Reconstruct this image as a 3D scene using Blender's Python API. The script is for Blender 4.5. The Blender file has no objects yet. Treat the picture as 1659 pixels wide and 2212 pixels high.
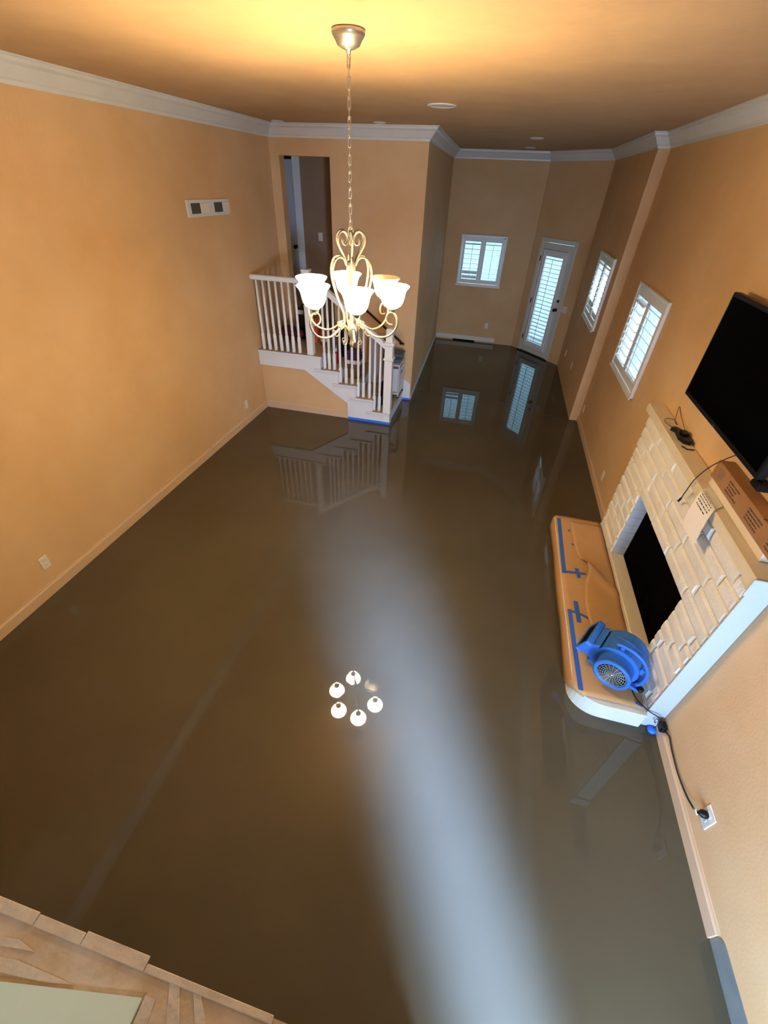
import bpy, math, random
from mathutils import Vector, Matrix
random.seed(7)
C = bpy.context.scene.collection
sc = bpy.context.scene
PI = math.pi

# ------------------------------------------------------------------ camera, world, lights, exposure
F_PX, PITCH, YAW, ROLL, CAM_H = 913.74, -0.66260, 0.21825, 0.04495, 2.8657
cam_d = bpy.data.cameras.new('camera')
cam_d.sensor_fit = 'VERTICAL'; cam_d.sensor_height = 24.0; cam_d.lens = F_PX / 2212 * 24.0
cam_d.clip_start = 0.02
cam = bpy.data.objects.new('camera', cam_d); C.objects.link(cam)
fw = Vector((-math.sin(YAW)*math.cos(PITCH), math.cos(YAW)*math.cos(PITCH), math.sin(PITCH)))
r0 = Vector((math.cos(YAW), math.sin(YAW), 0)); u0 = r0.cross(fw)
rr = math.cos(ROLL)*r0 + math.sin(ROLL)*u0; uu = -math.sin(ROLL)*r0 + math.cos(ROLL)*u0
cam.matrix_world = Matrix(((rr.x, uu.x, -fw.x, 0), (rr.y, uu.y, -fw.y, 0), (rr.z, uu.z, -fw.z, CAM_H), (0, 0, 0, 1)))
sc.camera = cam
vs = sc.view_settings
sc.display_settings.display_device = 'sRGB'
vs.view_transform = 'Standard'; vs.look = 'None'; vs.gamma = 1.0; vs.use_curve_mapping = False
vs.exposure = 0.55

w = bpy.data.worlds.new('sky'); sc.world = w; w.use_nodes = True
bg = w.node_tree.nodes['Background']
bg.inputs['Color'].default_value = (0.36, 0.74, 1.0, 1); bg.inputs['Strength'].default_value = 1.35

def area(name, loc, aim, sx, sy, power, col, spread=180):
    l = bpy.data.lights.new(name, 'AREA'); l.shape = 'RECTANGLE'; l.size = sx; l.size_y = sy
    l.energy = power; l.color = col; l.spread = math.radians(spread)
    o = bpy.data.objects.new(name, l); C.objects.link(o); o.location = loc
    d = Vector(aim) - Vector(loc); o.rotation_euler = d.to_track_quat('-Z', 'Y').to_euler()
    return o
COOL = (0.62, 0.78, 1.0)
# inferred side-window daylight behind the near wall, plus two added fill lamps
area('daylight_side_window', (1.43, -1.45, 0.95), (1.43-1.53, 1.55, -0.28), 0.17, 1.5, 58, (0.24, 0.44, 1.0), 18)
area('daylight_side_window_wide', (1.40, -1.50, 1.0), (-0.9, 2.0, 0.7), 0.5, 1.2, 95, (0.46, 0.66, 1.0), 130)
area('fill_ledge_top', (-0.75, -1.5, 3.1), (-0.6, -0.2, 1.75), 0.4, 0.4, 0.42, (0.75, 0.9, 1.0), 40)  # added fill lamp aimed at the wall top and green sheet
area('fill_right_wall', (0.36, -1.1, 1.0), (1.565, 0.2, 1.0), 1.3, 1.3, 74, (0.36, 0.62, 1.0), 150)  # added fill lamp facing the near right wall, no window built here
LAMP_W = 10.0
LAMP_COL = (1.0, 0.78, 0.45)
# daylight falling in through each window and the glazed door of the far bay
area('sky_over_bay_window', (-0.49, 11.3, 3.0), (-0.49, 10.5, 1.5), 1.0, 1.0, 40, (0.6, 0.85, 1.0))
area('sky_over_bay_door', (1.75, 10.75, 3.0), (0.98, 9.95, 1.1), 1.0, 1.0, 60, (0.6, 0.85, 1.0))
area('sky_over_recess_window', (2.7, 7.55, 3.0), (1.5, 7.55, 1.7), 1.0, 1.0, 130, (0.6, 0.85, 1.0))
area('sky_over_near_window', (2.7, 5.3, 3.0), (1.6, 5.3, 1.6), 1.0, 1.0, 90, (0.6, 0.85, 1.0))

# ------------------------------------------------------------------ materials
def mat(name, col, rough=0.6, metal=0.0, spec=0.5, noise=None, bump=None, emit=None, coat=0, ns=None):
    """noise=(scale, colour2, amount); bump=(scale, strength)"""
    m = bpy.data.materials.new(name); m.use_nodes = True
    nt = m.node_tree; b = nt.nodes['Principled BSDF']
    b.inputs['Base Color'].default_value = (*col, 1); b.inputs['Roughness'].default_value = rough
    b.inputs['Metallic'].default_value = metal; b.inputs['Specular IOR Level'].default_value = spec
    b.inputs['Coat Weight'].default_value = coat
    tc = nt.nodes.new('ShaderNodeTexCoord')
    if noise:
        n = nt.nodes.new('ShaderNodeTexNoise'); n.inputs['Scale'].default_value = noise[0]
        n.inputs['Detail'].default_value = 5; n.inputs['Roughness'].default_value = 0.6
        nt.links.new(tc.outputs['Object'], n.inputs['Vector'])
        rp = nt.nodes.new('ShaderNodeValToRGB')
        lo, hi = ns or (0.35, 0.65)
        rp.color_ramp.elements[0].position = lo; rp.color_ramp.elements[1].position = hi
        rp.color_ramp.elements[0].color = (*col, 1)
        c2 = [a + (c - a) * noise[2] for a, c in zip(col, noise[1])]
        rp.color_ramp.elements[1].color = (*c2, 1)
        nt.links.new(n.outputs['Fac'], rp.inputs['Fac']); nt.links.new(rp.outputs['Color'], b.inputs['Base Color'])
    if bump:
        n2 = nt.nodes.new('ShaderNodeTexNoise'); n2.inputs['Scale'].default_value = bump[0]; n2.inputs['Detail'].default_value = 4
        nt.links.new(tc.outputs['Object'], n2.inputs['Vector'])
        bp = nt.nodes.new('ShaderNodeBump'); bp.inputs['Strength'].default_value = bump[1]; bp.inputs['Distance'].default_value = 0.01
        nt.links.new(n2.outputs['Fac'], bp.inputs['Height']); nt.links.new(bp.outputs['Normal'], b.inputs['Normal'])
    if emit:
        b.inputs['Emission Color'].default_value = (*emit[0], 1); b.inputs['Emission Strength'].default_value = emit[1]
    return m
M = {}
M['wall'] = mat('tan_wall_paint', (0.60, 0.375, 0.185), 0.7, noise=(1.3, (0.66, 0.45, 0.255), 0.8), bump=(60, 0.10), spec=0.3)
M['ceiling'] = mat('tan_ceiling_paint', (0.52, 0.345, 0.19), 0.85, noise=(2.2, (0.46, 0.30, 0.16), 0.8), bump=(14, 0.22), spec=0.15)
M['trim'] = mat('white_trim_paint', (0.66, 0.67, 0.66), 0.35, noise=(4, (0.60, 0.61, 0.6), 0.6))
M['base'] = mat('tan_baseboard_paint', (0.60, 0.42, 0.27), 0.45, noise=(5, (0.62, 0.43, 0.28), 0.8))
M['white'] = mat('white_paint', (0.76, 0.77, 0.79), 0.35)
M['stringer'] = mat('white_stair_paint', (0.72, 0.75, 0.80), 0.4, noise=(3, (0.66, 0.69, 0.75), 0.5))
M['tread'] = mat('tan_stair_tread', (0.42, 0.33, 0.24), 0.6, noise=(8, (0.34, 0.27, 0.2), 0.8))
M['brick'] = mat('painted_brick', (0.78, 0.73, 0.64), 0.6, noise=(9, (0.71, 0.65, 0.55), 0.8), bump=(38, 0.5), spec=0.3)
M['mortar'] = mat('painted_mortar', (0.70, 0.64, 0.53), 0.8, bump=(50, 0.5))
M['mantel'] = mat('cream_mantel_paint', (0.72, 0.62, 0.47), 0.5, noise=(4, (0.66, 0.54, 0.38), 0.8), bump=(20, 0.15))
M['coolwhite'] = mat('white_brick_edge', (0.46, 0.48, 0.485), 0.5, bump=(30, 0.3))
M['soot'] = mat('black_firebox', (0.0022, 0.002, 0.002), 0.8, bump=(20, 0.4), spec=0.05)
M['kraft'] = mat('kraft_paper', (0.50, 0.285, 0.125), 0.75, noise=(3, (0.45, 0.25, 0.105), 0.9), bump=(5, 0.35), spec=0.2)
M['hearth'] = mat('white_hearth_plaster', (0.62, 0.59, 0.50), 0.7, noise=(6, (0.56, 0.53, 0.44), 0.9), bump=(20, 0.2))
M['tape'] = mat('blue_tape', (0.028, 0.11, 0.40), 0.55)
M['tape2'] = mat('bright_blue_tape', (0.02, 0.17, 0.80), 0.5)
M['blue'] = mat('blue_plastic', (0.030, 0.135, 0.44), 0.45, bump=(70, 0.08), spec=0.35)
M['bluedark'] = mat('dark_blue_plastic', (0.02, 0.09, 0.26), 0.5)
M['black'] = mat('black_plastic', (0.004, 0.004, 0.0045), 0.4, spec=0.25)
M['screen'] = mat('tv_screen', (0.001, 0.001, 0.0012), 0.15, spec=0.15)
M['cord'] = mat('black_rubber', (0.012, 0.011, 0.012), 0.5)
M['chrome'] = mat('bright_steel', (0.62, 0.62, 0.6), 0.25, metal=1)
M['grille'] = mat('grey_grille', (0.42, 0.42, 0.38), 0.4, metal=0.5)
M['nickel'] = mat('brushed_nickel', (0.40, 0.36, 0.31), 0.38, metal=0.85)
M['lampmetal'] = mat('pale_lamp_metal', (0.085, 0.075, 0.058), 0.5, metal=0.0, spec=0.3)
M['card'] = mat('brown_cardboard', (0.33, 0.165, 0.07), 0.8, noise=(5, (0.28, 0.135, 0.055), 0.8), spec=0.2)
M['ink'] = mat('dark_ink', (0.07, 0.035, 0.018), 0.8)
M['ink2'] = mat('pen_ink', (0.04, 0.035, 0.05), 0.8)
M['paper'] = mat('white_paper', (0.80, 0.74, 0.68), 0.8, spec=0.2)
M['plate'] = mat('white_plate', (0.72, 0.68, 0.62), 0.35)
M['slot'] = mat('dark_slot', (0.006, 0.006, 0.007), 0.9, spec=0.05)
M['ventdark'] = mat('dark_vent', (0.055, 0.05, 0.04), 0.6)
M['shutter'] = mat('white_shutter_paint', (0.74, 0.77, 0.79), 0.4)
M['doorpaint'] = mat('white_door_paint', (0.62, 0.62, 0.58), 0.45)
M['bronze'] = mat('dark_bronze', (0.02, 0.014, 0.01), 0.4, metal=0.6)
M['patch'] = mat('grey_cement_patch', (0.13, 0.145, 0.14), 0.85, noise=(12, (0.17, 0.18, 0.17), 0.8))
M['stain'] = mat('grey_wall_smudge', (0.40, 0.37, 0.36), 0.8)
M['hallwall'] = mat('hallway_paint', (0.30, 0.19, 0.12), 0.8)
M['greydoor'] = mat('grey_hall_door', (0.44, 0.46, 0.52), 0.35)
M['green'] = mat('pale_green_sheet', (0.66, 0.86, 0.72), 0.6, noise=(6, (0.74, 0.84, 0.78), 0.8))
M['mud'] = mat('joint_compound', (0.70, 0.60, 0.50), 0.8, noise=(25, (0.62, 0.48, 0.36), 0.8), bump=(60, 0.5))
M['ledge'] = mat('skimmed_wall_top', (0.56, 0.40, 0.25), 0.85, noise=(7, (0.72, 0.62, 0.52), 0.75), bump=(25, 0.6), ns=(0.45, 0.62))
M['red'] = mat('red_plastic', (0.42, 0.02, 0.02), 0.4)
M['orange'] = mat('orange_red_plastic', (0.62, 0.09, 0.03), 0.45)
M['darkred'] = mat('dark_red_cloth', (0.10, 0.015, 0.015), 0.85)
M['navy'] = mat('navy_cloth', (0.02, 0.02, 0.06), 0.85)
M['purple'] = mat('dark_purple_cloth', (0.06, 0.03, 0.10), 0.8)
M['brown'] = mat('brown_board', (0.16, 0.08, 0.04), 0.7)
M['mauve'] = mat('mauve_grey_board', (0.34, 0.30, 0.33), 0.6)
M['slate'] = mat('slate_blue_plastic', (0.12, 0.16, 0.22), 0.45)
M['yellow'] = mat('mustard_cloth', (0.45, 0.28, 0.03), 0.7)
M['clear'] = mat('pale_plastic', (0.5, 0.5, 0.52), 0.3)

for k_ in ('screen', 'soot'): M[k_].node_tree.nodes['Principled BSDF'].inputs['IOR'].default_value = 1.12
# wet self-levelling cement floor: grey-brown, mirror-smooth film with faint trowel arcs
m = bpy.data.materials.new('wet_cement_floor'); m.use_nodes = True; nt = m.node_tree; b = nt.nodes['Principled BSDF']
tc = nt.nodes.new('ShaderNodeTexCoord')
n1 = nt.nodes.new('ShaderNodeTexNoise'); n1.inputs['Scale'].default_value = 0.7; n1.inputs['Detail'].default_value = 4
nt.links.new(tc.outputs['Object'], n1.inputs['Vector'])
rp = nt.nodes.new('ShaderNodeValToRGB'); rp.color_ramp.elements[0].position = 0.3; rp.color_ramp.elements[1].position = 0.72
rp.color_ramp.elements[0].color = (0.060, 0.048, 0.028, 1); rp.color_ramp.elements[1].color = (0.080, 0.066, 0.042, 1)
nt.links.new(n1.outputs['Fac'], rp.inputs['Fac']); nt.links.new(rp.outputs['Color'], b.inputs['Base Color'])
n2 = nt.nodes.new('ShaderNodeTexNoise'); n2.inputs['Scale'].default_value = 1.1; n2.inputs['Detail'].default_value = 2
nt.links.new(tc.outputs['Object'], n2.inputs['Vector'])
bp = nt.nodes.new('ShaderNodeBump'); bp.inputs['Strength'].default_value = 0.05; bp.inputs['Distance'].default_value = 0.02
nt.links.new(n2.outputs['Fac'], bp.inputs['Height']); nt.links.new(bp.outputs['Normal'], b.inputs['Normal'])
b.inputs['Roughness'].default_value = 0.02; b.inputs['Specular IOR Level'].default_value = 0.42
M['floor'] = m

# window glass: clear pane with a weak sheen
m = bpy.data.materials.new('clear_glass'); m.use_nodes = True; nt = m.node_tree; nt.nodes.clear()
o_ = nt.nodes.new('ShaderNodeOutputMaterial'); mx = nt.nodes.new('ShaderNodeMixShader'); mx.inputs[0].default_value = 0.07
t_ = nt.nodes.new('ShaderNodeBsdfTransparent'); g_ = nt.nodes.new('ShaderNodeBsdfGlossy'); g_.inputs['Roughness'].default_value = 0.05
nt.links.new(t_.outputs[0], mx.inputs[1]); nt.links.new(g_.outputs[0], mx.inputs[2]); nt.links.new(mx.outputs[0], o_.inputs[0])
M['glass'] = m

def shade_mat(name, lit, tint):
    m = bpy.data.materials.new(name); m.use_nodes = True; nt = m.node_tree; nt.nodes.clear()
    o_ = nt.nodes.new('ShaderNodeOutputMaterial')
    tr = nt.nodes.new('ShaderNodeBsdfTransparent'); tr.inputs[0].default_value = (1, .93, .8, 1)
    tl = nt.nodes.new('ShaderNodeBsdfTranslucent'); tl.inputs[0].default_value = (.9, .85, .75, 1)
    df = nt.nodes.new('ShaderNodeBsdfPrincipled'); df.inputs['Base Color'].default_value = (.85, .80, .70, 1); df.inputs['Roughness'].default_value = .3
    df.inputs['Emission Color'].default_value = (*tint, 1); df.inputs['Emission Strength'].default_value = lit
    m1 = nt.nodes.new('ShaderNodeMixShader'); m1.inputs[0].default_value = 0.35
    m2 = nt.nodes.new('ShaderNodeMixShader'); m2.inputs[0].default_value = 0.10
    nt.links.new(df.outputs[0], m1.inputs[1]); nt.links.new(tl.outputs[0], m1.inputs[2])
    nt.links.new(m1.outputs[0], m2.inputs[1]); nt.links.new(tr.outputs[0], m2.inputs[2]); nt.links.new(m2.outputs[0], o_.inputs[0])
    return m
M['shade_lit'] = shade_mat('lit_frosted_glass', 140.0, (1.0, 0.80, 0.48))
M['shade_in'] = shade_mat('lit_glass_inside', 14.0, (1.0, 0.82, 0.52))
M['shade_off'] = shade_mat('unlit_frosted_glass', 0.0, (1, .9, .7))

# ------------------------------------------------------------------ mesh helpers
class MB:
    def __init__(s): s.v = []; s.f = []; s.sm = []
    def add(s, vs, fs, smooth=False):
        k = len(s.v); s.v += [tuple(p) for p in vs]; s.f += [tuple(i + k for i in f) for f in fs]; s.sm += [smooth] * len(fs); return s
    def box(s, x0, x1, y0, y1, z0, z1, T=None):
        vs = [(x, y, z) for x in (x0, x1) for y in (y0, y1) for z in (z0, z1)]
        if T: vs = [T(p) for p in vs]
        return s.add(vs, [(0, 1, 3, 2), (4, 6, 7, 5), (0, 4, 5, 1), (2, 3, 7, 6), (0, 2, 6, 4), (1, 5, 7, 3)])
    def bbox(s, x0, x1, y0, y1, z0, z1, c=0.005):
        """box with chamfered edges"""
        import bmesh
        bm = bmesh.new(); bmesh.ops.create_cube(bm, size=1)
        for v in bm.verts:
            v.co = Vector(((x0+x1)/2 + v.co.x*(x1-x0), (y0+y1)/2 + v.co.y*(y1-y0), (z0+z1)/2 + v.co.z*(z1-z0)))
        bmesh.ops.bevel(bm, geom=bm.edges[:], offset=c, segments=1, affect='EDGES')
        bm.verts.index_update()
        s.add([v.co[:] for v in bm.verts], [[v.index for v in f.verts] for f in bm.faces]); bm.free(); return s
    def prism(s, poly, axis, a0, a1):
        """extrude 2D polygon along axis ('x': poly=(y,z), 'y': poly=(x,z), 'z': poly=(x,y))"""
        def P(p, a): return {'x': (a, p[0], p[1]), 'y': (p[0], a, p[1]), 'z': (p[0], p[1], a)}[axis]
        n = len(poly); vs = [P(p, a0) for p in poly] + [P(p, a1) for p in poly]
        return s.add(vs, [tuple(range(n))[::-1], tuple(range(n, 2*n))] + [(i, (i+1) % n, n+(i+1) % n, n+i) for i in range(n)])
    def lathe(s, prof, seg=24, c=(0, 0, 0), axis='z', cap=True):
        vs = []; fs = []
        for (r, z) in prof:
            for k in range(seg):
                a = 2*PI*k/seg; x, y = r*math.cos(a), r*math.sin(a)
                p = {'z': (x, y, z), 'y': (x, z, y), 'x': (z, x, y)}[axis]
                vs.append((c[0]+p[0], c[1]+p[1], c[2]+p[2]))
        for i in range(len(prof)-1):
            for k in range(seg):
                k2 = (k+1) % seg; fs.append((i*seg+k, i*seg+k2, (i+1)*seg+k2, (i+1)*seg+k))
        s.add(vs, fs, True)
        if cap:
            n = len(prof)
            for i in (0, n-1):
                if prof[i][0] > 1e-4: s.add(vs[i*seg:(i+1)*seg], [tuple(range(seg))])
        return s
    def tube(s, pts, r, seg=8, closed=False, flat=1.0):
        pts = [Vector(p) for p in pts]; n = len(pts); vs = []; fs = []
        rs = r if isinstance(r, (list, tuple)) else [r]*n
        up = None
        for i, p in enumerate(pts):
            a = pts[(i-1) % n] if (closed or i > 0) else p; b_ = pts[(i+1) % n] if (closed or i < n-1) else p
            t = (b_-a).normalized()
            if up is None:
                up = t.orthogonal().normalized()
            up = (up - t*up.dot(t))
            up = up.normalized() if up.length > 1e-6 else t.orthogonal().normalized()
            sd = t.cross(up)
            for k in range(seg):
                an = 2*PI*k/seg; vs.append(p + up*math.cos(an)*rs[i] + sd*math.sin(an)*rs[i]*flat)
        m_ = n if closed else n-1
        for i in range(m_):
            j = (i+1) % n
            for k in range(seg):
                k2 = (k+1) % seg; fs.append((i*seg+k, i*seg+k2, j*seg+k2, j*seg+k))
        s.add(vs, fs, True)
        if not closed:
            s.add(vs[:seg], [tuple(range(seg))[::-1]]); s.add(vs[-seg:], [tuple(range(seg))])
        return s
    def xf(s, T): s.v = [tuple(T @ Vector(p)) for p in s.v]; return s
    def build(s, name, m, parent=None, loc=None):
        me = bpy.data.meshes.new(name); me.from_pydata(s.v, [], s.f)
        me.polygons.foreach_set('use_smooth', s.sm); me.materials.append(m)
        import bmesh
        bm = bmesh.new(); bm.from_mesh(me); bmesh.ops.remove_doubles(bm, verts=bm.verts, dist=1e-6)
        bmesh.ops.recalc_face_normals(bm, faces=bm.faces); bm.to_mesh(me); bm.free()
        o = bpy.data.objects.new(name, me); C.objects.link(o)
        if parent is not None: o.parent = parent
        if loc: o.location = loc
        return o
def catmull(pts, n=6, closed=False):
    P = [Vector(p) for p in pts]; out = []; L = len(P)
    rng = range(L) if closed else range(L-1)
    for i in rng:
        g = (lambda k: P[k % L]) if closed else (lambda k: P[max(0, min(L-1, k))])
        a, b_, c, d = g(i-1), g(i), g(i+1), g(i+2)
        for j in range(n):
            t = j/n; out.append(0.5*((2*b_) + (c-a)*t + (2*a-5*b_+4*c-d)*t*t + (3*b_-a-3*c+d)*t**3))
    if not closed: out.append(P[-1])
    return out
def empty(name, loc=(0, 0, 0), rz=0.0):
    o = bpy.data.objects.new(name, None); C.objects.link(o); o.location = loc; o.rotation_euler = (0, 0, rz); o.empty_display_size = 0.1; return o
def tag(o, label, cat, group=None):
    o['label'] = label; o['category'] = cat
    if group: o['group'] = group
    return o
def struct(o, label=None, cat=None):
    o['kind'] = 'structure'
    if label: o['label'] = label
    if cat: o['category'] = cat
    return o
def copy_part(src, parent, loc=None, rot=None):
    o = src.copy(); C.objects.link(o); o.parent = parent
    if loc is not None: o.location = loc
    if rot is not None: o.rotation_euler = rot
    return o

# ------------------------------------------------------------------ room shell
XL, XR, XR2, YC, YB, HC, JOG = -3.23, 1.565, 1.437, 6.67, 10.45, 3.40, 6.75
XC, XCB, XA = -1.125, -1.27, 0.50
struct(MB().box(XL-0.3, 2.6, -4.2, YB+0.9, -0.2, 0).build('floor', M['floor']), 'wet grey-brown cement floor mirroring the room', 'floor')
struct(MB().box(XL-0.9, 2.0, -4.2, YB+0.5, HC, HC+0.2).build('ceiling', M['ceiling']), 'tan ceiling lit warm above the chandelier', 'ceiling')

def wall(name, p0, p1, z1, holes, m, label, thick=0.15, side=1, z0=0.0):
    """wall face runs p0 -> p1; body lies to the right of that direction when side=1; holes=(s0,s1,za,zb)"""
    p0 = Vector((*p0, 0)); p1 = Vector((*p1, 0)); d = (p1-p0); L = d.length; d.normalize(); nrm = Vector((d.y, -d.x, 0))*side
    T = lambda q: tuple(p0 + d*q[0] + nrm*q[1] + Vector((0, 0, q[2])))
    xs = sorted({0, L, *[h[0] for h in holes], *[h[1] for h in holes]}); zs = sorted({z0, z1, *[h[2] for h in holes], *[h[3] for h in holes]})
    mb = MB()
    inh = lambda x, z: any(h[0] < x < h[1] and h[2] < z < h[3] for h in holes)
    ni, nj = len(xs)-1, len(zs)-1
    solid = [[not inh((xs[i]+xs[i+1])/2, (zs[j]+zs[j+1])/2) for j in range(nj)] for i in range(ni)]
    S = lambda i, j: 0 <= i < ni and 0 <= j < nj and solid[i][j]
    for i in range(ni):
        for j in range(nj):
            if not solid[i][j]: continue
            a, b_, c, e = xs[i], xs[i+1], zs[j], zs[j+1]
            for y in (0, thick): mb.add([T((a, y, c)), T((b_, y, c)), T((b_, y, e)), T((a, y, e))], [(0, 1, 2, 3)])
            if not S(i-1, j): mb.add([T((a, 0, c)), T((a, thick, c)), T((a, thick, e)), T((a, 0, e))], [(0, 1, 2, 3)])
            if not S(i+1, j): mb.add([T((b_, 0, c)), T((b_, thick, c)), T((b_, thick, e)), T((b_, 0, e))], [(0, 1, 2, 3)])
            if not S(i, j-1): mb.add([T((a, 0, c)), T((a, thick, c)), T((b_, thick, c)), T((b_, 0, c))], [(0, 1, 2, 3)])
            if not S(i, j+1): mb.add([T((a, 0, e)), T((a, thick, e)), T((b_, thick, e)), T((b_, 0, e))], [(0, 1, 2, 3)])
    return struct(mb.build(name, m), label, 'wall')

DX0, DY0, DX1, DY1 = 0.613, 10.323, 1.318, 9.533     # door casing ends on the angled wall
ang_d = Vector((XR2-XA, 9.40-YB, 0)); ANG_L = ang_d.length; ang_d.normalize(); ANG = math.atan2(ang_d.y, ang_d.x)
s_door0, s_door1 = 0.235, 1.125
wall('wall_left', (XL, -4.2), (XL, YC+0.15), HC, [], M['wall'], 'long tan wall on the left with a white vent', side=-1)
wall('wall_center', (XL-0.15, YC), (XC, YC), HC, [(0.15+0.13, 0.15+0.83, 0.89, 3.09)], M['wall'], 'tan wall above the stairs with a tall doorway opening', side=-1)
wall('wall_passage', (XC, YC+0.02), (XCB, YB), HC, [], M['wall'], 'grey-lit side wall running back beside the stairs', side=-1, thick=0.1)
wall('wall_back', (XCB-0.1, YB), (XA, YB), HC, [(-0.912+0.012-XCB+0.1, -0.052+0.012-XCB+0.1, 1.19, 2.05)], M['wall'], 'far tan wall with a small shuttered window', side=-1)
wall('wall_angled', (XA, YB), (XR2, 9.40), HC, [(s_door0+0.06, s_door1-0.06, 0, 2.07)], M['wall'], 'angled far wall holding the glazed door', side=-1, thick=0.14)
wall('wall_recess', (XR2, 9.40), (XR2, JOG), HC, [(9.40-8.08, 9.40-7.02, 1.29, 2.14)], M['wall'], 'far right wall with a shuttered window, stepping forward of the near wall', side=-1, thick=0.28)
wall('wall_right', (XR, JOG+0.05), (XR, -4.2), HC,
     [(JOG+0.05-5.88, JOG+0.05-4.78, 1.19, 2.06), (JOG+0.05-3.36, JOG+0.05-2.17, 0.155, 0.90)], M['wall'], 'tan wall on the right behind the fireplace and television', side=-1, thick=0.16)
# small hallway behind the doorway opening
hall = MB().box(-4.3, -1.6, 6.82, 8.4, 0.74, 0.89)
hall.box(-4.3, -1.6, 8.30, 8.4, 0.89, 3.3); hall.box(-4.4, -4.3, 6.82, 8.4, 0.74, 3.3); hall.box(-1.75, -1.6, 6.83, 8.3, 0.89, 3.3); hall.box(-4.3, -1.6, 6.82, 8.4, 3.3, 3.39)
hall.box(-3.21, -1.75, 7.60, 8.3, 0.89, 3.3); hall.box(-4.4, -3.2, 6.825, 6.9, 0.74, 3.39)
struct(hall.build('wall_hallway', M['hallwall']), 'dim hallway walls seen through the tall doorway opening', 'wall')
# near wall under the viewer, with doorway opening at its right part, and the room behind it
nw = wall('wall_near', (XL, 0.0), (XR, 0.0), 1.75, [(3.53, XR-XL-0.001, 0, 1.68)], M['ledge'], 'low near wall whose rough skim-coated top crosses the bottom left corner', side=1, thick=0.34)
wall('wall_rear', (XL, -4.0), (XR, -4.0), HC, [], M['wall'], 'tan wall of the room behind the viewer', side=1)

# pieces on the near wall's top
for k, (x0, x1, t) in enumerate([(-1.35, -0.632, .011), (-0.632, -0.528, .009), (-0.528, -0.395, .012), (-0.395, -0.15, .003)]):
    MB().bbox(x0, x1-.001, -0.008, t, 1.7505, 1.7525, 0.001).build('edge_strip', M['mud'], nw)
for pl in ([(-.345, -.005), (-.325, -.005), (-.262, -.10), (-.292, -.10)], [(-.30, -.004), (-.285, -.004), (-.20, -.09), (-.235, -.09)], [(-.375, -.03), (-.355, -.03), (-.33, -.16), (-.365, -.16)],
           [(-.78, -.045), (-.64, -.028), (-.60, -.034), (-.76, -.056)], [(-.95, -.085), (-.62, -.05), (-.50, -.05), (-.55, -.06), (-.93, -.10)]):
    MB().prism(pl, 'z', 1.7495, 1.7512).build('mud_streak', M['mud'], nw)
tag(MB().prism([(-.376, -.034), (-.375, -.30), (-1.1, -.30), (-1.1, -.165), (-.627, -.078)], 'z', 1.7515, 1.757).build('green_sheet', M['green']),
    'pale green sheet lying on the rough wall top in the bottom left corner', 'sheet')

# crown moulding
def crown(n, p0, p1, prev, nxt, label):
    """profile swept p0->p1 with mitred ends; room lies to the left of the travel direction reversed (inside = right)"""
    prof = [(0.0, -0.135), (0.012, -0.135), (0.014, -0.115), (0.03, -0.105), (0.075, -0.045), (0.098, -0.03), (0.10, -0.012), (0.115, -0.010), (0.115, 0.0), (0.0, 0.0)]
    P0, P1 = Vector(p0), Vector(p1); d = (P1-P0).normalized(); nn = Vector((d.y, -d.x))
    def mit(P, q, first):
        if q is None: return lambda o: P + nn*o
        d2 = ((P-Vector(q)) if first else (Vector(q)-P)).normalized(); n2 = Vector((d2.y, -d2.x)); bis = (nn+n2).normalized(); k = 1/max(0.3, bis.dot(nn))
        return lambda o: P + bis*o*k
    a, b_ = mit(P0, prev, True), mit(P1, nxt, False)
    vs = [(*a(o), HC+z) for o, z in prof] + [(*b_(o), HC+z) for o, z in prof]; k = len(prof)
    fs = [(i, (i+1) % k, k+(i+1) % k, k+i) for i in range(k)] + [tuple(range(k)), tuple(range(k, 2*k))[::-1]]
    struct(MB().add(vs, fs).build('trim_%d' % n, M['trim']), label, 'trim')
pl = [(XL, -1.0), (XL, YC), (XC, YC), (XCB, YB), (XA, YB), (XR2, 9.40), (XR2, JOG), (XR, JOG), (XR, -1.0)]
nm = ['white crown moulding along the left wall', 'white crown moulding above the tall doorway opening', 'crown moulding of the grey passage side wall', 'crown moulding over the small far window',
      'crown moulding over the angled door wall', 'crown moulding over the recess window wall', 'short crown moulding return at the wall step', 'white crown moulding along the right wall']
for i in range(8):
    crown(i+1, pl[i], pl[i+1], pl[i-1] if i else None, pl[i+2] if i < 7 else None, nm[i])
# baseboards
def bb(name, p0, p1, label, m=M['base'], h=0.11, t=0.014, side=1, off=0.0):
    P0, P1 = Vector((*p0, 0)), Vector((*p1, 0)); d = P1-P0; L = d.length; d.normalize(); nn = Vector((d.y, -d.x, 0))*side
    T = lambda q: tuple(P0+d*q[0]+nn*(q[1]+off)+Vector((0, 0, q[2])))
    prof = [(0, 0), (t, 0), (t, h*0.78), (t*0.5, h*0.9), (t*0.4, h), (0, h)]
    vs = [T((0, y, z)) for y, z in prof] + [T((L, y, z)) for y, z in prof]; k = len(prof)
    return struct(MB().add(vs, [(i, (i+1) % k, k+(i+1) % k, k+i) for i in range(k)] + [tuple(range(k)), tuple(range(k, 2*k))]).build(name, m), label, 'baseboard')
bb('baseboard_left', (XL, 0.01), (XL, 5.70), 'tan-painted baseboard at the foot of the left wall')
bb('baseboard_stairs', (XL+0.015, 5.70), (-1.90, 5.70), 'tan-painted baseboard under the stair landing', h=0.125)
bb('baseboard_right', (XR, 3.0-1.21), (XR, 0.75), 'tan-painted baseboard right of the fireplace', h=0.10)
bb('baseboard_recess', (XR, JOG), (XR, 3.90), 'tan-painted baseboard beyond the fireplace', h=0.09)
bb('baseboard_passage', (XC-.004, YC+0.05), (XCB, YB), 'thin baseboard of the grey passage wall', m=M['trim'], h=0.07, t=0.01)
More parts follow.
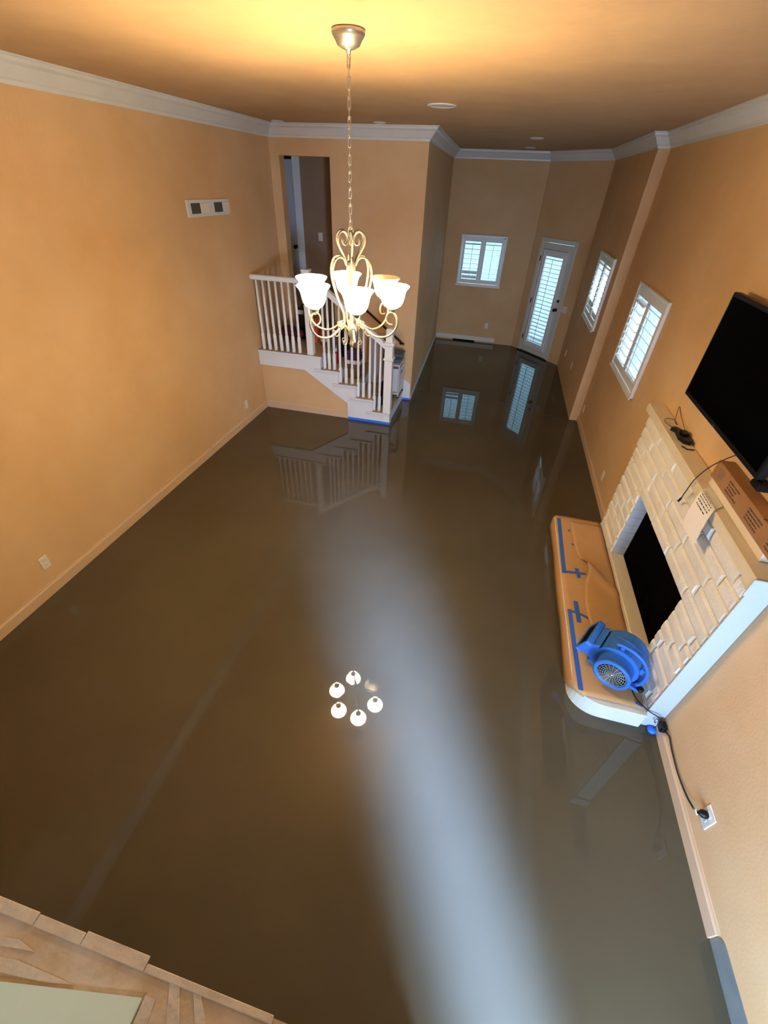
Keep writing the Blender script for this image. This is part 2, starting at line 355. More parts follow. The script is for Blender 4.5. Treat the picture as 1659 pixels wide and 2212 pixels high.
bbk = MB().bbox(-1.25, 0.10, YB-0.022, YB-0.002, 0.03, 0.125, 0.006).build('baseboard_back', M['plate']); struct(bbk, 'loose white baseboard piece at the foot of the far wall', 'baseboard')
MB().box(-0.85, -0.35, YB-0.012, YB-0.003, 0.0, 0.03).build('gap_shade_strip', M['slot'], bbk)  # dark strip standing in for the shade under the loose board
# missing baseboard stretch on right wall: grey cement patch with rounded end, and smudge
pt = [(0.745, 0.002)] + [(0.70-0.045*math.cos(a)*-1 if False else 0.70+0.045*math.cos(a), 0.075+0.045*math.sin(a)) for a in [0, PI/6, PI/3, PI/2]] + [(0.5, 0.125), (0.2, 0.13), (-0.2, 0.13), (-0.2, 0.002)]
struct(MB().prism(pt, 'x', XR-0.004, XR+0.002).build('trim_9', M['patch']), 'bare grey cement patch where baseboard is missing, bottom right corner', 'patch')
struct(MB().prism([(0.86+0.05*math.cos(a)+0.01*math.sin(3*a), 0.055+0.035*math.sin(a)) for a in [k*PI/6 for k in range(12)]], 'x', XR-0.002, XR+0.002).build('trim_10', M['stain']), 'small grey smudge low on the near right wall', 'patch')
# jog corner strip
MBj = MB().box(XR2-.001, XR-.0005, JOG-.012, JOG-.0008, 0, HC)
struct(MBj.build('wall_step', M['wall']), 'narrow bright wall return where the right wall steps forward', 'wall')

# ------------------------------------------------------------------ windows with plantation shutters
def shutter_panel(par, x0, x1, z0, z1, n, tilt, rail_t, rail_b, lw, y=-0.02):
    """one hinged panel: stiles, rails, louvres, tilt rod; room side is -y"""
    st = 0.05
    for a, b_ in ((x0, x0+st), (x1-st, x1)): MB().bbox(a, b_, y-0.014, y+0.014, z0, z1, 0.003).build('stile', M['shutter'], par)
    MB().bbox(x0+st, x1-st, y-0.012, y+0.012, z1-rail_t, z1, 0.003).build('rail', M['shutter'], par)
    MB().bbox(x0+st, x1-st, y-0.012, y+0.012, z0, z0+rail_b, 0.003).build('rail', M['shutter'], par)
    zz0, zz1 = z0+rail_b, z1-rail_t; p = (zz1-zz0)/n; src = None
    for i in range(n):
        zc = zz0+p*(i+.5); tl = tilt(i) if callable(tilt) else tilt
        if src is None:
            prof = [(-lw/2, 0), (-lw/4, 0.0045), (lw/4, 0.0045), (lw/2, 0), (lw/4, -0.0045), (-lw/4, -0.0045)]
            L = (x1-x0)/2-st-0.003
            src = MB().prism(prof, 'x', -L, L).build('louver', M['shutter'], par); o = src
        else: o = copy_part(src, par)
        o.location = ((x0+x1)/2, y, zc); o.rotation_euler = (math.radians(tl), 0, 0)
    MB().box((x0+x1)/2-0.005, (x0+x1)/2+0.005, y-lw/2-0.010, y-lw/2-0.002, zz0+p*.4, zz1-p*.4).build('tilt_rod', M['shutter'], par)

def window(n, loc, rz, wd, ht, nl, tilts, lw, label):
    """wd x ht outer casing; local x along wall, -y into the room"""
    e = empty('window_%d' % n, loc, rz); struct(e, label, 'window')
    f = 0.035; fr = MB()
    for a in ((0, f, 0, ht), (wd-f, wd, 0, ht), (f, wd-f, 0, f), (f, wd-f, ht-f, ht)):
        fr.bbox(a[0], a[1], -0.035, -0.001, a[2], a[3], 0.005)
    fr.box(f-0.006, f+.004, -0.001, 0.09, 0.04, ht-0.04); fr.box(wd-f-.004, wd-f+0.006, -0.001, 0.09, 0.04, ht-0.04)
    fr.build('frame', M['white'], e)
    MB().box(-0.012, wd+0.012, -0.045, -0.0355, -0.012, 0.012).build('sill', M['white'], e)
    mid = wd/2; g = 0.010
    for k, (a, b_) in enumerate(((f+g, mid-0.002), (mid+0.002, wd-f-g))):
        shutter_panel(e, a, b_, f+g, ht-f-g, nl, tilts[k], 0.075, 0.075, lw, y=-0.014)
    MB().box(f, wd-f, 0.100, 0.104, f, ht-f).build('pane', M['glass'], e)
    sash = MB(); sash.box(f, f+.03, .085, .12, f, ht-f); sash.box(wd-f-.03, wd-f, .085, .12, f, ht-f); sash.box(f, wd-f, .085, .12, f, f+.03); sash.box(f, wd-f, .085, .12, ht-f-.03, ht-f)
    sash.box(mid-.015, mid+.015, .085, .12, f, ht-f)
    sash.build('sash', M['white'], e)
    return e
window(1, (-0.936, YB-0.001, 1.157), 0, 0.925, 0.925, 8, (lambda i: 72 if i < 2 else 22, 12), 0.062, 'small square shuttered window in the far wall')
window(2, (XR2+0.001-0.0, 8.11, 1.26), -PI/2, 1.12, 0.91, 10, (lambda i: 75 if i < 2 else -4, lambda i: 75 if i < 1 else -8), 0.062, 'shuttered window in the far right recess wall, seen edge-on beside the door')
window(3, (XR-0.001, 5.912, 1.16), -PI/2, 1.165, 0.925, 8, (14, -38), 0.088, 'large shuttered window in the right wall between the wall step and the television')

# door in angled wall
dr = empty('door_1', (XA, YB, 0), ANG); struct(dr, 'white glazed back door with full-height louvered shutter', 'door')
s0, s1 = s_door0, s_door1
fr = MB(); fr.bbox(s0-0.01, s0+0.065, -0.022, -0.001, 0, 2.13, .004); fr.bbox(s1-0.065, s1+0.01, -0.022, -0.001, 0, 2.13, .004); fr.bbox(s0+0.065, s1-0.065, -0.022, -0.001, 2.06, 2.13, .004)
fr.build('casing', M['doorpaint'], dr)
a, b_ = s0+0.07, s1-0.07
lf = MB(); lf.box(a, a+0.11, 0.0, 0.045, 0.02, 2.05); lf.box(b_-0.12, b_, 0.0, 0.045, 0.02, 2.05); lf.box(a+.11, b_-.12, 0, .045, 0.02, 0.20); lf.box(a+.11, b_-.12, 0, .045, 1.90, 2.05)
lf.build('door_leaf', M['doorpaint'], dr)
MB().box(a+.11, b_-.12, .030, .036, .20, 1.90).build('pane', M['glass'], dr)
ga, gb = a+0.075, b_-0.09
fs_ = MB()
for q in ((ga, ga+.022, .14, 1.94), (gb-.022, gb, .14, 1.94), (ga+.022, gb-.022, .14, .165), (ga+.022, gb-.022, 1.915, 1.94)): fs_.bbox(q[0], q[1], -0.045, 0.0, q[2], q[3], .003)
fs_.build('shutter_frame', M['shutter'], dr)
shutter_panel(dr, ga+.024, gb-.024, .17, 1.91, 22, 22, 0.075, 0.075, 0.064, y=-0.022)
for z in (0.30, 1.02, 1.78):
    MB().lathe([(0.010, -0.045), (0.010, 0.045)], 10, (a-0.004, -0.022, z)).build('hinge', M['bronze'], dr)
MB().lathe([(0.026, 0), (0.026, -0.012), (0.016, -0.022)], 16, (b_-0.05, -0.0, 1.13), 'y').build('deadbolt', M['bronze'], dr)
kn = MB().lathe([(0.030, 0), (0.030, -0.010), (0.012, -0.018), (0.012, -0.042), (0.028, -0.050), (0.032, -0.066), (0.018, -0.080)], 16, (b_-0.05, 0.0, 0.97), 'y'); kn.build('door_knob', M['bronze'], dr)
th = MB().box(s0, s1, -0.05, 0.14, 0.0, 0.018); th.build('threshold', M['bronze'], dr)
# hallway door
hd = empty('door_2', (-3.36, 7.60, 0.89)); struct(hd, 'grey-white hallway door seen through the tall doorway opening', 'door')
MB().bbox(-0.62, 0.02, 0, 0.04, 0.01, 2.19, .004).build('door_leaf', M['greydoor'], hd)
for z0_, z1_ in ((0.2, 0.85), (1.0, 2.0)):
    MB().bbox(-0.5, -0.10, -0.008, 0.0, z0_, z1_, .004).build('door_panel', M['greydoor'], hd)
MB().bbox(0.03, 0.15, -0.025, 0.0, 0.0, 2.24, .005).build('casing', M['white'], hd)
MB().lathe([(0.026, 0), (0.012, -0.01), (0.012, -0.035), (0.028, -0.045), (0.026, -0.065), (0.01, -0.07)], 14, (0.0, 0, 1.08), 'y').build('door_knob', M['bronze'], hd)

# ------------------------------------------------------------------ plates, outlets, vent
def plate(loc, nrm, label, cat='outlet', name='wall_outlet', wd=0.072, ht=0.116, kind='outlet', group='wall outlets'):
    rz = {'+x': PI/2, '-x': -PI/2, '-y': 0}.get(nrm, nrm)
    e = empty(name, loc, rz); tag(e, label, cat, 'wall outlets' if cat == 'outlet' else 'wall switches')
    MB().bbox(-wd/2, wd/2, -0.007, -0.0005, -ht/2, ht/2, .003).build('plate', M['plate'], e)
    if kind == 'outlet':
        for z in (-0.022, 0.022):
            o = MB().bbox(-0.017, 0.017, -0.010, -0.007, z-0.014, z+0.014, .002).build('socket', M['plate'], e)
            MB().box(-0.008, -0.006, -0.0105, -0.009, z-0.004, z+0.006).box(0.006, 0.008, -0.0105, -0.009, z-0.004, z+0.006).build('slot', M['slot'], o)
    elif kind == 'switch':
        MB().bbox(-0.016, 0.016, -0.011, -0.007, -0.032, 0.032, .002).build('rocker', M['plate'], e)
    return e
plate((XL, 1.755, 0.298), '+x', 'white wall outlet low on the left wall at the photo edge')
plate((XL, 5.11, 0.277), '+x', 'white wall outlet low on the left wall near the stairs')
plate((XR, 4.68, 0.25), '-x', 'white wall outlet low on the right wall beyond the fireplace')
plate((XR, 6.58, 0.27), '-x', 'white wall outlet on the right wall just before the wall step')
plate((XR2, 7.84, 0.495), '-x', 'small white wall outlet below the recess window')
plate((XR2, 8.75, 0.44), '-x', 'tiny white wall outlet between door and recess window')
plate((-0.137, YB, 0.37), '-y', 'white wall outlet below the small far window')
pl_o = plate((XR, 1.185, 0.28), '-x', 'white wall outlet with black plug, near right wall', wd=0.085, ht=0.125)
plate((-1.19, 8.0, 1.2), math.pi/2, 'tiny white switch on the grey passage side wall', 'switch', 'wall_switch', kind='switch')
plate((-2.93, 7.60, 2.13), '-y', 'white light switch in the dim hallway behind the opening', 'switch', 'wall_switch', kind='switch')
plate((XA+ang_d.x*1.215, YB+ang_d.y*1.215, 1.02), ANG, 'cream switch plate beside the knob of the glazed door', 'switch', 'wall_switch', wd=0.12, kind='switch')

vt = empty('air_vent', (XL, 5.05, 2.575), PI/2); tag(vt, 'white rectangular air vent high on the left wall with two dark squares', 'vent')
MB().bbox(-0.41, 0.41, -0.014, -0.0005, -0.075, 0.075, .004).build('frame', M['trim'], vt)
for x0 in (-0.34, 0.09):
    MB().box(x0, x0+0.16, -0.0165, -0.014, -0.045, 0.045).build('dark_grille', M['ventdark'], vt)
    g = None
    for k in range(7):
        q = (x0+0.08, -0.018, -0.038+k*0.0126)
        if g is None: g = MB().box(-0.078, 0.078, -0.002, 0.002, -0.0015, 0.0015).build('slat', M['trim'], vt, q); g.data.materials[0] = M['patch']
        else: copy_part(g, vt, q)
    MB().bbox(x0+0.17, x0+0.31, -0.020, -0.014, -0.045, 0.045, .003).build('damper_plate', M['plate'], vt)

for (x, y, r, lab) in ((-0.754, 4.975, 0.125, 'large white ceiling disc nearest the chandelier'), (-1.668, 6.36, 0.075, 'small white ceiling disc over the centre of the stair wall'), (-2.95, 6.40, 0.075, 'small white ceiling disc near the left wall corner'),
                       (0.133, 7.84, 0.09, 'faint grey ceiling disc over the far passage'), (0.085, 9.6, 0.09, 'faint farthest ceiling disc above the angled door wall')):
    e = empty('recessed_light', (x, y, HC)); tag(e, lab, 'ceiling light', 'ceiling discs')
    MB().lathe([(r, 0), (r, -0.006), (r*0.82, -0.010), (r*0.80, -0.006)], 28, cap=False).build('trim_ring', M['trim'], e)
    MB().lathe([(r*0.81, -0.006), (0.001, -0.007)], 28, cap=False).build('lens', M['plate'], e)

# ------------------------------------------------------------------ staircase
SY = 5.72; SYB = YC-0.003
st = empty('staircase', (XL, SY, 0)); tag(st, 'white-skirted staircase with landing rising left along the far wall', 'staircase')
def SP(mb, name, m, par=st):
    mb.v = [(p[0]-XL, p[1]-SY, p[2]) for p in mb.v] if par is st else mb.v
    return mb.build(name, m, par)
R_ = 0.178; LZ = 5*R_
edges = [-2.28, -2.015, -1.755, -1.50]   # nosing lines (x of riser faces)
tx = [(-2.28, -2.00, 4), (-2.015, -1.74, 3), (-1.755, -1.49, 2), (-1.50, -1.24, 1)]
# stringer
poly = [(XL+.003, LZ-0.215), (-2.53, LZ-0.215), (-1.885, 0.25), (-1.885, 0.0), (-1.235, 0.0), (-1.235, R_-.02), (-1.50, R_-.02), (-1.50, 2*R_-.02), (-1.755, 2*R_-.02), (-1.755, 3*R_-.02), (-2.015, 3*R_-.02), (-2.015, 4*R_-.02), (-2.28, 4*R_-.02), (-2.28, LZ-.02), (XL+.003, LZ-.02)]
SP(MB().prism(poly, 'y', SY-0.06, SY-0.03), 'stringer', M['stringer'])
SP(MB().prism([(XL+.003, 0), (-1.885, 0), (-1.885, 0.25), (-2.53, LZ-0.215), (XL+.003, LZ-0.215)], 'y', SY-0.03, SY+0.03), 'under_wall', M['wall'])
SP(MB().bbox(XL+.003, -2.262, SY-0.07, SYB, LZ-.022, LZ, .005), 'landing', M['tread'])
SP(MB().bbox(XL+.003, -2.256, SY-0.082, SY-0.070, LZ-.028, LZ+.002, .003), 'nosing', M['stringer'])
for (a, b_, k) in tx:
    SP(MB().bbox(a, b_, SY-0.07, SYB, k*R_-.022, k*R_, .005), 'tread', M['tread'])
    SP(MB().bbox(a-.09, b_+.004, SY-0.090, SY-0.0705, k*R_-.026, k*R_+.001, .004), 'tread_nosing', M['stringer'])
for (x, k) in ((-2.28, 5), (-2.015, 4), (-1.755, 3), (-1.50, 2), (-1.255, 1)):
    SP(MB().box(x-.018, x, SY-0.03, SYB, (k-1)*R_+0.001, k*R_-.022), 'riser', M['stringer'])
# balusters (turned) - src mesh shared
def baluster_mb(h):
    mb = MB(); s = 0.017
    mb.box(-s, s, -s, s, 0, 0.02)
    mb.lathe([(0.022, 0.0), (0.025, 0.02), (0.025, 0.21), (0.015, 0.235), (0.021, 0.25), (0.016, 0.27), (0.019, 0.36), (0.013, h)], 10)
    return mb
bal_h = 0.90; srcb = None
def baluster(x, z0, z1):
    global srcb
    o = SP(baluster_mb(z1-z0), 'baluster', M['white'], None); o.parent = st; o.location = (x-XL, 0, z0)
ry = SY
def railz(x): return 1.085 + (-1.36-x)*0.735     # underside of sloped handrail
for i in range(7): baluster(-3.155+.092*i, LZ, 1.79)
for x in (-2.235, -2.165, -2.089): baluster(x, 4*R_, railz(x)+.02)
for x in (-2.003, -1.918, -1.827): baluster(x, 3*R_, railz(x)+.02)
for x in (-1.736, -1.658, -1.566): baluster(x, 2*R_, railz(x)+.02)
for x in (-1.492, -1.414): baluster(x, R_, railz(x)+.02)
SP(MB().bbox(XL+.003, -2.47, SY-0.035, SY+0.035, 1.785, 1.845, .012), 'handrail', M['white'])
x0, x1 = -2.39, -1.345; mb = MB(); h = 0.085
for (yy0, yy1, dz0, dz1) in ((-.035, .035, 0.03, h), (-.022, .022, 0.0, .03)):
    vs = [(x, SY+y, railz(x)+z) for x in (x0, x1) for y in (yy0, yy1) for z in (dz0, dz1)]
    mb.add(vs, [(0, 1, 3, 2), (4, 6, 7, 5), (0, 4, 5, 1), (2, 3, 7, 6), (0, 2, 6, 4), (1, 5, 7, 3)])
SP(mb, 'handrail', M['white'])
# posts
mb = MB(); mb.bbox(-2.475, -2.385, SY-.045, SY+.045, LZ, 1.93, .004); mb.bbox(-2.485, -2.375, SY-.055, SY+.055, 1.93, 1.955, .006)
SP(mb, 'landing_post', M['white'])
nx = -1.29
mb = MB(); mb.bbox(nx-.055, nx+.055, SY-.065, SY+.045, 0, 0.94, .004)
SP(mb, 'newel_post', M['white'])
def sq(mb, prof):
    n = len(prof); vs = []
    for (r, z) in prof: vs += [(nx-r, SY-.01-r, z), (nx+r, SY-.01-r, z), (nx+r, SY-.01+r, z), (nx-r, SY-.01+r, z)]
    fs = [(i*4+k, i*4+(k+1) % 4, (i+1)*4+(k+1) % 4, (i+1)*4+k) for i in range(n-1) for k in range(4)] + [(0, 1, 2, 3), tuple(range(4*n-4, 4*n))]
    return mb.add(vs, fs)
SP(sq(MB(), [(.055, .94), (.070, .955), (.070, .965), (.055, .985), (.053, 1.12), (.055, 1.13), (.074, 1.155), (.074, 1.175), (.050, 1.19), (.046, 1.20)]), 'newel_cap', M['white'])
SP(sq(MB(), [(.044, 1.20), (.044, 1.345), (.046, 1.35), (.030, 1.36)]), 'newel_top', M['white'])
# wall-side skirtboard of the stairs
SP(MB().prism([(-1.46, 0.0), (XC-.008, 0.0), (XC-.008, 0.27), (-1.32, 0.40), (-1.46, 0.50)], 'y', YC-.018, YC-.003), 'wall_skirt', M['stringer'])
tp = tag(MB().bbox(-1.88, -1.236, SY-.066, SY-.0605, .001, .040, .001).build('tape_strip', M['tape2']), 'bright blue tape strip along the foot of the stair stringer', 'tape')
tag(MB().bbox(-1.25, XC-.004, YC-.0225, YC-.0185, .001, .035, .001).build('tape_strip', M['tape2']), 'bright blue tape strip at the foot of the white skirt behind the newel', 'tape')
# wall handrail end
wr = empty('wall_handrail', (-1.33, YC-.05, 0.93)); tag(wr, 'dark wall-mounted handrail end behind the newel post', 'handrail')
MB().tube([(-.9, 0, .655), (.03, 0, -0.02), (.06, 0, -.03)], .016, 10).build('rail', M['bronze'], wr)
MB().tube([(0, 0, 0), (0.0, .045, -.03)], .008, 8).lathe([(.025, .048), (.025, .04)], 12, (0, 0, -.03), 'y').build('bracket', M['bronze'], wr)

# ------------------------------------------------------------------ belongings on the stairs
def thing(name, loc, label, cat, rz=0, group=None): return tag(empty(name, loc, rz), label, cat, group)
t = thing('duffel_bag', (-2.93, 6.25, LZ+.002), 'low dark red bag lying on the stair landing', 'bag')
MB().tube(catmull([(-.17, 0, .09), (-.15, 0, .10), (0, 0, .105), (.15, 0, .10), (.17, 0, .09)], 5), [.02]+[.03+.065*min(1, k/5) for k in range(1, 11)]+[.095-.013*k for k in range(6)]+[.01]*4, 14).build('body', M['darkred'], t)
MB().tube(catmull([(-.08, -.06, .14), (-.06, -.07, .22), (.06, -.07, .22), (.08, -.06, .14)], 5), .008, 6).build('handle', M['navy'], t)
t = thing('toolbox', (-2.78, 6.42, LZ+.002), 'tall black case with pale tag standing on the landing', 'case')
MB().bbox(-.11, .11, -.08, .08, 0, .44, .02).build('body', M['black'], t)
MB().bbox(-.09, .0, -.084, -.080, .36, .42, .001).build('tag', M['clear'], t)
MB().tube([(-.05, 0, .44), (-.05, 0, .48), (.05, 0, .48), (.05, 0, .44)], .008, 6).build('handle', M['black'], t)
t = thing('bucket', (-2.60, 6.28, LZ+.002), 'orange-red bucket on the landing just left of the post', 'bucket')
MB().lathe([(.07, 0), (.085, .30), (.092, .30), (.092, .32), (.080, .32), (.066, .01), (.001, .01)], 20, cap=False).build('body', M['orange'], t)
MB().tube([(-.09*math.cos(a), 0, .30+.09*math.sin(a)) for a in [k*PI/8 for k in range(9)]], .003, 6).build('handle', M['chrome'], t)
t = thing('paint_can', (-2.42, 6.22, LZ+.002), 'brown-orange can on the landing right of the post', 'can')
MB().lathe([(.06, 0), (.06, .17), (.063, .175), (.063, .185), (.05, .185), (.05, .178), (.001, .178)], 20).build('body', M['orange'], t)
MB().lathe([(.0612, .05), (.0612, .13)], 20, cap=False).build('paper_label', M['paper'], t)
t = thing('fire_extinguisher', (-2.17, 6.02, 4*R_+.002), 'small red bottle with white cap standing on the top tread', 'bottle')
MB().lathe([(.035, 0), (.037, .01), (.037, .13), (.025, .155), (.012, .16)], 16).build('body', M['red'], t)
MB().lathe([(.02, .16), (.022, .165), (.022, .20), (.012, .205)], 14).build('cap', M['white'], t)
t = thing('storage_bag', (-2.13, 6.33, 4*R_+.002), 'black upright bag on the top tread behind the red bottle', 'bag')
MB().bbox(-.10, .08, -.08, .10, 0, .42, .03).build('body', M['black'], t)
MB().tube([(-.05, 0, .41), (-.04, 0, .50), (.03, 0, .50), (.04, 0, .41)], .007, 6).build('handle', M['navy'], t)
t = thing('carton', (-1.90, 6.05, 3*R_+.002), 'brown carton on the second tread with a white band', 'box')
MB().bbox(-.10, .12, -.10, .12, 0, .26, .004).build('body', M['brown'], t)
MB().bbox(-.103, .123, -.103, .123, .20, .255, .002).build('band', M['white'], t)
t = thing('folded_blanket', (-1.90, 6.05, 3*R_+.264), 'dark purple bundle lying on the brown carton', 'blanket')
for k in range(3): MB().bbox(-.10+.005*k, .11-.008*k, -.09, .10, .001+.04*k, .04+.04*k, .014).build('fold', M['purple'], t)
t = thing('board_panel', (-1.60, 6.34, 2*R_+.002), 'tall mauve-grey board standing on the third tread', 'board')
MB().bbox(-.145, .075, -.02, .02, 0, .74, .004).build('sheet', M['mauve'], t)
MB().bbox(-.148, -.132, -.023, .023, 0.001, .74, .002).build('edge', M['clear'], t)
t = thing('black_panel', (-1.665, 6.42, 2*R_+.002), 'black-brown frame leaning behind the mauve board', 'board')
MB().bbox(.04, .135, -.03, .0, 0.0, .70, .004).build('sheet', M['brown'], t)
# cart at the stair foot
t = thing('utility_cart', (-1.38, 6.42, R_+.001), 'white shelf cart on the bottom tread behind the newel', 'cart')
for x in (-.10, .13):
    for y in (-.17, .17): MB().bbox(x-.012, x+.012, y-.012, y+.012, 0.025, .525, .003).build('post', M['clear'], t)
for z in (.06, .50): MB().bbox(-.112, .142, -.185, .185, z, z+.025, .003).build('shelf', M['plate'], t)
MB().bbox(.03, .138, -.150, .150, .09, .45, .006).build('drawer_front', M['white'], t)
MB().bbox(.1385, .141, -.09, .05, .36, .40, .001).build('drawer_label', M['slate'], t)
for x in (-.10, .13):
    for y in (-.17, .17): MB().lathe([(.012, -.006), (.012, .006)], 10, (x, y, .0135), 'y').build('caster', M['black'], t)
t = thing('storage_bin', (-1.37, 6.42, R_+.001+.527), 'slate blue storage bin on top of the white cart', 'bin')
MB().lathe([(.155, 0), (.19, .11), (.20, .11), (.20, .125), (.175, .125), (.145, .01), (.001, .01)], 4, cap=False).xf(Matrix.Rotation(PI/4, 4, 'Z') ).build('body', M['slate'], t)
MB().bbox(-.12, .12, -.12, .12, .02, .118, .02).build('contents', M['slate'], t)
t = thing('backpack', (-1.365, 5.97, R_+.002), 'black bag with red and mustard panels on the bottom tread', 'bag')
MB().bbox(-.115, .06, -.09, .10, 0, .34, .035).build('body', M['black'], t)
MB().bbox(.0601, .072, -.06, .06, .20, .30, .004).build('red_panel', M['red'], t)
MB().bbox(.0, .058, -.097, -.090, .20, .29, .002).build('red_panel', M['red'], t)
MB().bbox(.0, .058, -.097, -.090, .09, .195, .002).build('mustard_panel', M['yellow'], t)
t = thing('white_jug', (-1.43, 6.155, R_+.002), 'pale plastic jug beside the cart on the bottom tread', 'jug')
MB().lathe([(.06, 0), (.062, .02), (.062, .34), (.03, .41), (.02, .43)], 16).build('body', M['clear'], t)
MB().lathe([(.022, .43), (.022, .455)], 12).build('cap', M['white'], t)

# ------------------------------------------------------------------ chandelier
CX, CY = -0.862, 2.70
ch = empty('chandelier', (CX, CY, 0)); tag(ch, 'six-arm pale metal scroll chandelier with five lit glass shades, hanging on a chain', 'chandelier')
MB().lathe([(.072, HC), (.076, HC-.006), (.076, HC-.016), (.066, HC-.030), (.062, HC-.034), (.052, HC-.052), (.030, HC-.062), (.012, HC-.066), (.010, HC-.078), (.001, HC-.080)], 32, cap=False).build('canopy', M['nickel'], ch)
link = None; z = HC-.085; k = 0; zb = 2.655; nl = 19; p = (z-zb)/nl
lk = [(math.cos(a)*.0075, 0, (.016 if math.sin(a) > 0 else -.016)+math.sin(a)*.0075) for a in [i*PI/5+.01 for i in range(10)]]
for k in range(nl):
    loc = (0, 0, z-p*(k+.5)+.0)
    if link is None: link = MB().tube(lk, .0022, 6, closed=True).build('chain_link', M['nickel'], ch, loc)
    else: copy_part(link, ch, loc, (0, 0, PI/2*(k % 2)+0.3))
link.rotation_euler = (0, 0, .3)
MB().tube([(.004*math.sin(i*1.3), .004*math.cos(i*1.3), z-(z-zb)*i/30) for i in range(31)], .0016, 5).build('cord', M['nickel'], ch)
MB().tube([(math.cos(a)*.014, 0, 2.645+math.sin(a)*.018) for a in [i*PI/6 for i in range(12)]], .0028, 6, closed=True).build('loop', M['nickel'], ch)
MB().lathe([(.006, 2.635), (.009, 2.625), (.005, 2.61), (.006, 2.50), (.018, 2.495), (.026, 2.49), (.026, 2.445), (.018, 2.44), (.008, 2.435), (.008, 2.16), (.020, 2.15), (.028, 2.13), (.026, 2.09), (.012, 2.07), (.010, 2.05), (.016, 2.035), (.012, 2.018), (.001, 2.008)], 20, cap=False).build('centre_column', M['lampmetal'], ch)
def rz_curve(pts, th, n=6):
    c, s = math.cos(th), math.sin(th)
    return [(p.x*c, p.x*s, p.z) for p in catmull([(r, 0, z) for r, z in pts], n)]
ang0 = -6
# the upper crown: scroll, heart and arm for each of six azimuths
for k in range(6):
    th = math.radians(ang0+60*k)
    heart = [(.056, 2.604), (.052, 2.584), (.036, 2.578), (.022, 2.592), (.022, 2.616), (.036, 2.636), (.058, 2.643), (.078, 2.630), (.086, 2.605), (.080, 2.578), (.060, 2.545), (.042, 2.515), (.030, 2.49)]
    pts = rz_curve(heart, th)
    if k % 2 == 0 or True:
        MB().tube(pts, [.0030+.0022*min(1, i/20) for i in range(len(pts))], 6, flat=1.5).build('top_scroll', M['lampmetal'], ch)
    h2 = [(.030, 2.475), (.045, 2.505), (.075, 2.52), (.108, 2.505), (.126, 2.465), (.128, 2.42), (.115, 2.36), (.090, 2.29), (.062, 2.23), (.050, 2.19), (.056, 2.165), (.082, 2.143)]
    MB().tube(rz_curve(h2, th), .0062, 8).build('heart_strap', M['lampmetal'], ch)
    arm = [(.024, 2.115), (.045, 2.140), (.066, 2.150), (.090, 2.138), (.125, 2.113), (.165, 2.098), (.215, 2.100), (.262, 2.122), (.292, 2.160), (.300, 2.200), (.288, 2.235), (.266, 2.250), (.242, 2.240), (.230, 2.215), (.236, 2.190), (.254, 2.180), (.272, 2.182)]
    pts = rz_curve(arm, th)
    MB().tube(pts, [.0066 if i < 66 else .0066-.0001*(i-66) for i in range(len(pts))], 8).build('arm', M['lampmetal'], ch)
    low = [(.066, 2.150), (.050, 2.125), (.040, 2.095), (.034, 2.065), (.040, 2.040), (.056, 2.032), (.066, 2.044), (.062, 2.058), (.054, 2.056)]
    pts = rz_curve(low, th)
    MB().tube(pts, [.0052-.00004*i for i in range(len(pts))], 7).build('lower_scroll', M['lampmetal'], ch)
    MB().tube(rz_curve([(.086, 2.135), (.094, 2.110), (.112, 2.094), (.128, 2.102), (.126, 2.118), (.116, 2.116)], th), .0038, 6).build('small_curl', M['lampmetal'], ch)
    c, s = math.cos(th), math.sin(th)
    cl = MB().bbox(-.016, .016, -.010, .010, -.014, .014, .003).xf(Matrix.Translation((.078*c, .078*s, 2.146)) @ Matrix.Rotation(th, 4, 'Z') @ Matrix.Rotation(.45, 4, 'Y'))
    cl.build('collar_clip', M['lampmetal'], ch)
    x, y = .265*c, .265*s
    MB().lathe([(.001, 2.252), (.012, 2.254), (.014, 2.262), (.030, 2.268), (.034, 2.276), (.026, 2.280), (.012, 2.282), (.012, 2.30), (.001, 2.30)], 18, (x, y, 0), cap=False).build('cup', M['lampmetal'], ch)
    lit = (k != 1)
    prof = [(.012, 2.274), (.032, 2.276), (.050, 2.288), (.062, 2.308), (.068, 2.330), (.072, 2.352), (.080, 2.372), (.092, 2.386), (.096, 2.392), (.093, 2.393)]
    inner = [(r-.003, zz+.0025) for r, zz in prof[::-1]]
    gs = MB().lathe(prof+inner, 28, (x, y, 0), cap=False).build('glass_shade', M['shade_lit' if lit else 'shade_off'], ch)
    if lit:
        gs.data.materials.append(M['shade_in'])
        for i_, pg_ in enumerate(gs.data.polygons): pg_.material_index = 0 if i_ < 28*9 else 1
    bl = MB().lathe([(.008, 2.285), (.010, 2.29), (.010, 2.292), (.001, 2.294)], 14, (x, y, 0), cap=False)
    ob = bl.build('bulb', M['shade_off'] if not lit else M['shade_in'], ch)
    if lit:
        l = bpy.data.lights.new('bulb_light', 'POINT'); l.energy = LAMP_W*(1.15 if k in (3, 4) else 0.95); l.color = LAMP_COL; l.shadow_soft_size = 0.022
        o = bpy.data.objects.new('bulb_light', l); C.objects.link(o); o.location = (CX+x, CY+y, 2.320)

